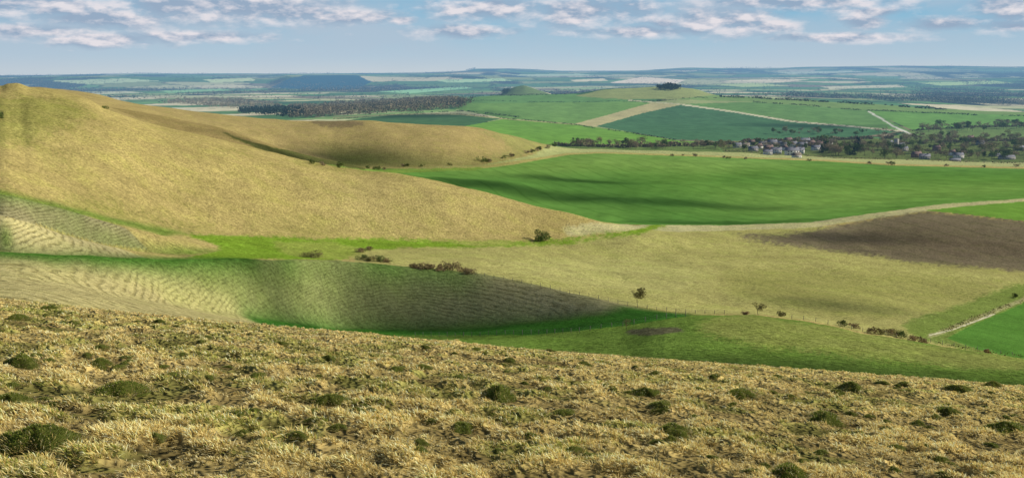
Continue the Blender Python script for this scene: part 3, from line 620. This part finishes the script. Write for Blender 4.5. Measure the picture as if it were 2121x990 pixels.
def prism(l,w,z,r,ov):
    a=l/2+ov;b_=w/2+ov; zz=z-ov*.5
    V=np.array([[-a,-b_,zz],[a,-b_,zz],[a,b_,zz],[-a,b_,zz],[-a,0,z+r],[a,0,z+r],[-a,-b_,zz-.25],[a,-b_,zz-.25],[a,b_,zz-.25],[-a,b_,zz-.25]],float)
    return V,np.array([[0,1,5,4],[2,3,4,5],[0,1,7,6],[2,3,9,8],[6,7,8,9]]),np.array([[0,4,3],[1,2,5]])
def bm(name,b,m): return npmesh(name,b[0],[b[1]],[m])
def housebits(l,w,h,r,wm,rm):
    V1,F1=box(-l/2,l/2,-w/2,w/2,-1,h)
    gab=np.array([[-l/2,-w/2,h],[-l/2,w/2,h],[-l/2,0,h+r*.95],[l/2,-w/2,h],[l/2,w/2,h],[l/2,0,h+r*.95]]); 
    mw=npmesh('wall',np.concatenate([V1,gab]),[F1,np.array([[8,10,9],[11,12,13]])],[wm])
    Vr,Fr,Tr=prism(l,w,h+.02,r,.35); mrf=npmesh('roof',Vr,[Fr,Tr],[rm])
    mch=bm('chimney',box(l*.3,l*.3+.9,-.45,.45,h+r*.6,h+r+1.1),M_BRICK)
    def win(x,z,ww=1.1,h2=1.2): return box(x-ww/2,x+ww/2,-w/2-.05,-w/2+.02,z,z+h2)
    mwn=[bm('window',win(l*f,zz),M_GLASS) for zz in ([1.0,3.4] if h>4.5 else [1.0]) for f in (-.36,-.14,.14,.36)]
    md=bm('door',win(0,.02,1,2.1),M_DOOR)
    return mw,mrf,mch,mwn,md
HT={'white':housebits(13,7.5,5.2,3.2,M_WHITE,M_SLATE),'white2':housebits(10,7,5.0,3.4,M_WHITE,M_TILE),'brick':housebits(12,7.5,5.2,3.4,M_BRICK,M_TILE),
    'stone':housebits(14,7.5,4.6,3.4,M_STONE,M_SLATE),'thatch':housebits(12,7,3.6,3.8,M_WHITE,M_THATCH),'barn':housebits(26,12,4.4,3.2,M_STONE,M_SLATE)}
HL={'white':'white rendered village house with a slate roof','white2':'white rendered cottage with a brown tile roof','brick':'brown brick village house with a tiled roof','stone':'grey stone village house with a slate roof','thatch':'low white cottage with a thatched roof','barn':'long low farm barn with a grey roof'}
for kd,u,v,rz,sc in (('white',1527,306,.2,1.0),('thatch',1545,305,-.3,1),('white2',1572,309,.6,1.1),('brick',1592,312,.1,1.1),('white',1608,318,-.2,1.2),('white',1640,322,.05,1.5),('white2',1625,312,.9,1.1),('white',1655,318,-.4,1.2),('stone',1600,300,.2,1.1),('stone',1620,303,-.2,1.1),('white',1642,304,.3,1.1),('stone',1662,305,0,1.1),('brick',1680,302,.5,1.1),('white2',1698,304,-.1,1.2),('white',1580,303,.1,1.),('stone',1560,313,.3,1.),('white',1715,299,.2,1.1),('brick',1632,296,.3,1.1),('stone',1668,296,-.5,1.1),('white',1590,321,-.1,1),('thatch',1650,327,.2,1.),('white2',1557,300,.4,1.),('white',1690,312,.2,1.1),
   ('brick',1898,327,.2,1.2),('stone',1915,330,-.2,1.1),('white',1985,328,.1,1.1),('white2',1972,322,.5,1.1),('barn',2085,330,.05,.9),('barn',2060,324,.4,.7),('barn',1978,334,-.1,.6),('stone',1870,313,.2,1.1),('stone',2030,300,.3,1),('white2',2010,290,-.3,1),('stone',1840,300,.1,1),('brick',1940,312,.3,1),('stone',2110,312,.1,1.1)):
    x,y,z=ground(u,v,1385,2000); e=add('farm_barn' if kd=='barn' else 'village_house',None,(x,y,z),label=HL[kd],category='barn' if kd=='barn' else 'house',group='buildings of the village')
    e.rotation_euler=(0,0,rz); e.scale=(sc,)*3
    mw,mrf,mch,mwn,md=HT[kd]
    for nm,m in [('wall',mw),('roof',mrf),('chimney',mch),('door',md)]+[('window',w_) for w_ in mwn]:
        if nm=='chimney' and kd=='barn': continue
        add(nm,m,parent=e)
x,y,z=ground(1856,306,1385,1900); ch=add('stone_church',None,(x,y,z),label='stone parish church with square battlemented tower',category='church')
parts=[box(-3,3,-3,3,-1,15)]
for a in (-2.6,-.6,1.4):
    for b_ in (-3,2.4):
        parts.append(box(a,a+1.2,b_,b_+.6,15.002,16)); parts.append(box(b_,b_+.6,a,a+1.2,15.003,16.003))
Vb,Fb=join(parts); add('tower',npmesh('tower',Vb,[Fb],[M_STONE]),parent=ch)
mw,mrf,mch,mwn,md=HT['stone']; add('nave',mw,(10,0,0),parent=ch); add('roof',mrf,(10,0,0),parent=ch); ch.rotation_euler=(0,0,.3)
# ---------------------------------------------------------------- fences
postm=bm('post',box(-.04,.04,-.04,.04,-.3,1.1),M_POST)
def fence(pl,d0,d1,sp_,label):
    W=[]
    for i in range(len(pl)-1):
        a=ground(*pl[i],d0,d1); b_=ground(*pl[i+1],d0,d1); n=max(1,int(math.dist(a[:2],b_[:2])/sp_))
        for q in range(n): f=q/n; x=a[0]+(b_[0]-a[0])*f;y=a[1]+(b_[1]-a[1])*f; W.append((x,y,float(height(x,y))))
    W=W[:98]; o=W[0]; e=add('wire_fence',None,o,label=label,category='fence',group='stock fences in the valley'); parts=[]
    for p in W:
        q=add('post',postm,(p[0]-o[0],p[1]-o[1],p[2]-o[2]),parent=e); q.scale=(1,1,random.uniform(.9,1.1)); q.rotation_euler=(random.uniform(-.05,.05),random.uniform(-.05,.05),random.uniform(0,1))
    for i in range(len(W)-1):
        for hz in (.35,.7,1.04):
            a=np.array(W[i])-o+[0,0,hz]; b_=np.array(W[i+1])-o+[0,0,hz]; parts.append(limb(a,b_,.006,.006,3))
    Vw,Fw=join(parts); add('wire',npmesh('wire',Vw,[Fw],[M_WIRE]),parent=e)
fence([(860,697),(960,697),(1100,693),(1200,688),(1290,676),(1360,664),(1440,655)],190,235,1.9,'wooden post and wire fence across the green valley floor')
fence([(985,570),(1100,590),(1200,611),(1300,634),(1440,652),(1520,652)],262,330,2.4,'wooden post and wire fence along the pasture edge')
fence([(1640,660),(1740,678),(1880,704),(2000,722),(2121,740)],242,300,2.6,'wooden post and wire fence below the pasture hedge')
# ---------------------------------------------------------------- foreground grass
def attrmat(name):
    m,nt=newmat(name); g=G(nt); a=g.n('ShaderNodeAttribute',attribute_name='albedo').outputs['Color']
    finish(g,a,.7,haze=False,trans=.3); return m
M_GRASS=attrmat('dry_grass_blades')
straw=np.array([lin(242,222,154),lin(228,204,130),lin(212,188,116),lin(250,236,182),lin(190,164,96)]); greens=np.array([lin(156,160,74),lin(138,146,62),lin(176,174,90)])
def blades(P,L_,W_,lean,col,rg,bend=.5,roots=.6):
    n=len(P); a=rg.uniform(0,2*math.pi,n); side=np.stack([np.cos(a),np.sin(a),np.zeros(n)],1)
    d=lean+np.array([0,0,1.]); d/=np.linalg.norm(d,axis=1)[:,None]
    mid=P+d*L_[:,None]*.55; tip=mid+(d*(1-bend)+np.stack([lean[:,0],lean[:,1],-.15*np.ones(n)],1)*bend)*L_[:,None]*.5
    W=W_[:,None]; V=np.stack([P-side*W,P+side*W,mid+side*W*.8,mid-side*W*.8,tip],1).reshape(-1,3)
    b=np.arange(n)*5; Q=np.stack([b,b+1,b+2,b+3],1); Tr=np.stack([b+3,b+2,b+4],1)
    C=np.repeat(col,5,axis=0).reshape(n,5,3)*np.array([roots,roots,1,1,1.1])[None,:,None]
    return V,Q,Tr,np.clip(C.reshape(-1,3),0,.94)
rg=np.random.default_rng(5)
n0=125000
t=rg.uniform(math.log(4.5),math.log(56),n0); s=rg.uniform(-.72,.72,n0); y=np.exp(t);x=s*y
tz=tuss(x,y); kp=rg.uniform(0,1,n0)<(.26+tz*1.9); x=x[kp];y=y[kp];tz=tz[kp]
nb=9; n=len(x)*nb
print('tufts',len(x))
px=np.repeat(x,nb);py=np.repeat(y,nb); sz=np.repeat((.030+.055*np.clip(tz*1.5,0,1))*rg.uniform(.75,1.25,len(x)),nb)
ang=rg.uniform(0,6.28,n); rr=np.abs(rg.normal(0,.6,n))
px=px+np.cos(ang)*rr*sz*.9; py=py+np.sin(ang)*rr*sz*.9; pz=height(px,py)-.01
lean=np.stack([np.cos(ang)*rr*1.2-.42,np.sin(ang)*rr*1.2-.25,np.zeros(n)],1)+rg.normal(0,.22,(n,3))*[1,1,0]
gprob=np.repeat(np.clip((fbm(x/1.1,y/1.1,90,4)-.50)*6,.05,.55),nb)
isg=rg.uniform(0,1,n)<gprob
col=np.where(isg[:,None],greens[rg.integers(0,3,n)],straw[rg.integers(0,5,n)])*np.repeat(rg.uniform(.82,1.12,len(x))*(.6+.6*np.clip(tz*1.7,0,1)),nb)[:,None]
LL=sz*rg.uniform(.7,1.3,n)*np.where(isg,.75,1); WW=.0020+.00034*py
Vb,Q,Tr,C=blades(np.stack([px,py,pz],1),LL,WW,lean,col,rg,roots=.5)
add('dry_grass',npmesh('dry_grass',Vb,[Q,Tr],[M_GRASS],attrs={'albedo':C}),kind='stuff',label='tussocky dry straw coloured grass on the hillside',category='grass')
# ---------------------------------------------------------------- anthills
def moundmesh(seed):
    rg=np.random.default_rng(seed); nr,na=10,28; V=[[0,0,1.]]
    def prof(r,a): return np.cos(r*math.pi/2)**.9*(1+.9*(fbm(r*np.cos(a)*2.4+9,r*np.sin(a)*2.4+5,seed+50,3)-.5))
    for i in range(1,nr+1):
        r=i/nr
        for j in range(na):
            a=j*2*math.pi/na; k=1+.28*math.sin(a*2+seed)+.16*math.sin(a*5+seed*2)
            V.append([r*k*math.cos(a),r*k*math.sin(a),float(prof(np.array(r),np.array(a))) if i<nr else -.3])
    V=np.array(V)*[.5,.5,.23]; F3=np.array([[0,1+j,1+(j+1)%na] for j in range(na)])
    F4=np.array([[1+(i-1)*na+j,1+i*na+j,1+i*na+(j+1)%na,1+(i-1)*na+(j+1)%na] for i in range(1,nr) for j in range(na)])
    n=4400; r=np.sqrt(rg.uniform(0,1.25,n)); a=rg.uniform(0,6.28,n); k=1+.28*np.sin(a*2+seed)+.16*np.sin(a*5+seed*2)
    P=np.stack([r*k*np.cos(a)*.5,r*k*np.sin(a)*.5,np.where(r<1,prof(np.minimum(r,1),a)*.23,0)-.01],1)
    lean=np.stack([np.cos(a)*r*.9-.1,np.sin(a)*r*.9,np.zeros(n)],1)+rg.normal(0,.4,(n,3))*[1,1,0]
    isd=rg.uniform(0,1,n)<.11+np.clip(r-.68,0,1)*1.6
    gg=np.array([lin(136,150,60),lin(112,130,48),lin(156,162,74)])
    col=np.where(isd[:,None],straw[rg.integers(0,5,n)]*.85,gg[rg.integers(0,3,n)])*rg.uniform(.6,1.25,n)[:,None]
    Vb,Q,Tr,C=blades(P,rg.uniform(.015,.065,n)*(1+isd*.7),np.full(n,.0055),lean,col,rg,roots=.6)
    o=len(V); Vall=np.concatenate([V,Vb]); C=np.concatenate([np.tile(np.array(lin(92,98,44)),(o,1)),C])
    return npmesh('mound',Vall,[F3,F4,Q+o,Tr+o],[M_GRASS],attrs={'albedo':C})
MM=[moundmesh(i) for i in range(6)]
ANT=[(45,755,85),(75,915,140),(22,830,70),(240,815,110),(265,755,50),(205,758,65),(150,672,34),(530,780,48),(330,668,30),(35,662,50),(100,643,44),(205,720,34),(680,745,40),(820,768,55),(872,762,42),(985,725,32),(1055,748,36),(945,786,48),(1035,825,105),(680,832,80),(955,893,85),(1165,858,65),(1210,756,38),(1355,776,38),(1340,818,72),(1372,846,84),(1445,808,32),(1530,820,82),(1480,780,32),(1610,782,32),(1710,872,95),(1765,806,64),(1735,816,44),(1640,992,120),(1395,895,90),(1100,905,50),(2085,892,84),(1990,812,60),(1965,856,62),(1830,796,34),(1875,796,28),(2055,800,42),(740,852,44),(430,700,30),(580,712,30),(1290,850,40),(1600,815,30),(500,900,44),(320,905,40),(1850,930,50),(880,720,26),(1140,728,26),(1255,800,30),(1900,880,40)]
ra=random.Random(4)
for i in range(100):
    u=ra.uniform(0,2121); v0=float(np.interp(u,[p[0] for p in FG],[p[1] for p in FG])); v=v0+12+ra.random()**1.6*220; ANT.append((u,min(v,985),16+(v-v0)*.11*ra.uniform(.7,1.4)))
for i,(u,v,wd_) in enumerate(ANT):
    x,y,z=ground(u,v,4,50); D=math.hypot(x,y); s=min(max(wd_/F*D*.92,.2),1.1)
    big=wd_>=75
    o=add('anthill',MM[i%6],(x,y,z-.01),label='large mossy green anthill among dry tussocks' if big else 'small grassy anthill among dry tussocks',category='anthill',group='anthills on the hillside turf')
    o.scale=(s,s*.9,s*random.uniform(.8,1.15)); o.rotation_euler=(0,0,random.uniform(0,6.28))
# ---------------------------------------------------------------- unseen clouds added above the frame, each placed to shade a spot below
mcl,nt=newmat('shadow_cloud_veil'); g=G(nt); tco=g.n('ShaderNodeTexCoord'); pos=g.n('ShaderNodeNewGeometry').outputs['Position']
sb=g.n('ShaderNodeVectorMath',operation='SUBTRACT'); g.l(tco.outputs['Generated'],sb.inputs[0]); sb.inputs[1].default_value=(.5,.5,.5)
sm=g.n('ShaderNodeVectorMath',operation='MULTIPLY'); g.l(sb.outputs[0],sm.inputs[0]); sm.inputs[1].default_value=(2,2,0)
lg=g.n('ShaderNodeVectorMath',operation='LENGTH'); g.l(sm.outputs[0],lg.inputs[0])
fade=g.mr(lg.outputs['Value'],.2,.95,1,0)
df=g.n('ShaderNodeBsdfDiffuse'); df.inputs[0].default_value=(.85,.85,.87,1); tr=g.n('ShaderNodeBsdfTransparent'); mx=g.n('ShaderNodeMixShader')
g.l(g.math('MULTIPLY',fade,g.mr(g.noise(pos,.03,4,.7),.36,.6,.3,.6)),mx.inputs[0]); g.l(tr.outputs[0],mx.inputs[1]); g.l(df.outputs[0],mx.inputs[2]); g.l(mx.outputs[0],g.n('ShaderNodeOutputMaterial').inputs[0])
def shadow_cloud(u0,v0,rx,ry,d0,d1,rot=0.,hgt_=1100):
    x,y,z=ground(u0,v0,d0,d1); L_=(hgt_)/SUNV[2]; c=np.array([x,y,z])+SUNV*L_
    rg=np.random.default_rng(int(u0*3+v0)); nr,na=8,40; V=[[0,0,.12]]
    for i in range(1,nr+1):
        r=i/nr
        for j in range(na):
            a=j*2*math.pi/na; kx=1+.35*(float(fbm(np.array(2*math.cos(a)+5),np.array(2*math.sin(a)+5),int(u0),3))-.5)*2
            V.append([r*kx*math.cos(a),r*kx*math.sin(a),.12*math.sqrt(max(0,1-r*r))*(1+.5*rg.uniform(-1,1))])
    V=np.array(V); nv=len(V); V2=V.copy(); V2[:,2]*=-.3; VV=np.concatenate([V,V2])
    F3=[[0,1+j,1+(j+1)%na] for j in range(na)]; F4=[[1+(i-1)*na+j,1+i*na+j,1+i*na+(j+1)%na,1+(i-1)*na+(j+1)%na] for i in range(1,nr) for j in range(na)]
    F3=np.array(F3+[[a+nv for a in f[::-1]] for f in F3]);F4=np.array(F4+[[a+nv for a in f[::-1]] for f in F4])
    o=add('shadow_cloud',npmesh('shadow_cloud',VV*[rx,ry,min(rx,ry)],[F3,F4],[mcl],smooth=True),tuple(c),label='unseen ragged shadow caster added above the valley',category='shadow_cloud',group='added shadow clouds above the valley')
    o.rotation_euler=(0,0,rot)
for a in ((1000,380,140,36,600,1100,-.1),(1200,376,110,32,600,1100,-.1),(1250,412,140,36,600,1100,-.2),(1470,424,120,30,600,1100,-.25),(1440,462,110,24,570,800,0),(1080,635,75,32,215,275,0),(900,685,70,16,170,250,0),(1180,680,60,16,170,250,0),(560,560,90,14,180,275,0),(1500,765,50,12,70,200,0),(1950,785,60,14,70,200,0),(1720,632,40,20,250,400,0),(1740,492,60,24,450,640,0),(700,330,110,80,950,1250,0),(560,312,100,30,800,900,0),(1700,262,220,70,1800,2400,0),(860,240,300,110,2000,3000,0),(1900,205,600,300,3300,6000,0)):
    shadow_cloud(*a)
# ---------------------------------------------------------------- world
wd=bpy.data.worlds.new('World'); scene.world=wd; wd.use_nodes=True; nt=wd.node_tree; nt.nodes.clear(); g=G(nt)
sky=g.n('ShaderNodeTexSky',sky_type='NISHITA'); sky.sun_disc=False; sky.sun_elevation=SUN_EL; sky.sun_rotation=SUN_AZ
tc=g.n('ShaderNodeTexCoord').outputs['Generated']; sx=g.n('ShaderNodeSeparateXYZ'); g.l(tc,sx.inputs[0])
az=g.math('ARCTAN2',sx.outputs[0],sx.outputs[1]); el=g.math('ARCSINE',sx.outputs[2])
cv=g.n('ShaderNodeCombineXYZ'); g.l(az,cv.inputs[0]); g.l(el,cv.inputs[1]); P=cv.outputs[0]
ramp=g.n('ShaderNodeValToRGB'); r=ramp.color_ramp; g.l(g.mr(el,0,.12,0,1),ramp.inputs[0])
stops=[(0,lin(194,206,214)),(.12,lin(176,200,216)),(.3,lin(156,192,214)),(.55,lin(120,180,212)),(1,lin(92,156,200))]
r.elements[0].position=0; r.elements[0].color=(*stops[0][1],1); r.elements[1].position=1; r.elements[1].color=(*stops[-1][1],1)
for p,c in stops[1:-1]: e=r.elements.new(p); e.color=(*c,1)
vm=g.n('ShaderNodeVectorMath',operation='MULTIPLY'); g.l(P,vm.inputs[0]); vm.inputs[1].default_value=(20,50,1)
nA=g.noise(vm.outputs[0],1.3,6,.54)
va=g.n('ShaderNodeVectorMath',operation='ADD'); g.l(vm.outputs[0],va.inputs[0]); va.inputs[1].default_value=(.08,.26,0)
nB=g.noise(va.outputs[0],1.3,5,.54)
M=None
BL=[(40,4,190,38),(230,42,150,24),(440,8,330,48),(210,82,150,18),(80,66,130,18),(600,26,150,32),(740,34,110,18),(830,42,40,10),(1010,16,140,30),(1215,26,160,34),(960,66,120,16),(1660,0,250,28),(1505,42,150,34),(1380,50,36,14),(1600,52,60,15),(1800,48,50,16),(1960,52,110,15),(2110,16,80,38),(2095,54,90,16),(1812,26,50,12),(1340,66,180,14),(420,76,150,13),(1740,78,150,11)]
for (u,v_,ru,rv) in BL:
    s_,e_=pix(u,v_); a=math.atan(float(s_)); b_=math.atan(float(e_)*math.cos(a))
    q=g.n('ShaderNodeVectorMath',operation='SUBTRACT'); g.l(P,q.inputs[0]); q.inputs[1].default_value=(a,b_,0)
    q2=g.n('ShaderNodeVectorMath',operation='MULTIPLY'); g.l(q.outputs[0],q2.inputs[0]); q2.inputs[1].default_value=(F/ru,F/rv,0)
    q3=g.n('ShaderNodeVectorMath',operation='LENGTH'); g.l(q2.outputs[0],q3.inputs[0])
    M_=g.math('SUBTRACT',1,q3.outputs['Value']); M=M_ if M is None else g.math('MAXIMUM',M,M_)
M=g.math('MAXIMUM',M,-.8)
hi=g.mr(el,.085,.16,0,1)
M=g.math('ADD',M,g.math('MULTIPLY',hi,g.mr(g.noise(P,4,3),.45,.6,0,1.1)))
dens=g.math('ADD',g.math('MULTIPLY',M,1.15),g.math('MULTIPLY',g.math('SUBTRACT',nA,.48),2.5))
cov=g.mr(dens,-.15,.8,0,.92)
lit=g.mr(g.math('ADD',g.math('SUBTRACT',nA,nB),g.math('MULTIPLY',dens,-.03)),-.09,.10,0,1)
ccol=g.mix(lit,lin(150,170,194),lin(232,226,230))
veil=g.mr(g.noise(vm.outputs[0],.26,5,.6),.36,.60,0,.7)
veil=g.math('MULTIPLY',veil,g.mr(el,.0,.04,.4,1))
skyc=g.mix(veil,ramp.outputs[0],lin(180,194,210))
skyc=g.mix(cov,skyc,ccol)
sc=g.n('ShaderNodeVectorMath',operation='SCALE'); g.l(skyc,sc.inputs[0]); sc.inputs['Scale'].default_value=10.
fin=g.mix(g.mr(el,.12,.35,0,1),sc.outputs[0],sky.outputs[0])
bg=g.n('ShaderNodeBackground'); bg.inputs[1].default_value=.1; g.l(fin,bg.inputs[0]); g.l(bg.outputs[0],g.n('ShaderNodeOutputWorld').inputs[0])
# sun + camera
sl=bpy.data.lights.new('sun','SUN'); sl.energy=5.0; sl.angle=math.radians(.5); sl.color=(1,.95,.84)
so=bpy.data.objects.new('sun',sl); scene.collection.objects.link(so); so.rotation_euler=Vector(SUNV).to_track_quat('Z','Y').to_euler()
cam=bpy.data.cameras.new('camera'); cam.sensor_width=36; cam.lens=36*F/2121; cam.clip_start=.1; cam.clip_end=80000
co=bpy.data.objects.new('camera',cam); scene.collection.objects.link(co); co.location=(0,0,CAMZ); co.rotation_euler=(math.pi/2-PITCH,0,0); scene.camera=co
print('trees',ntree)
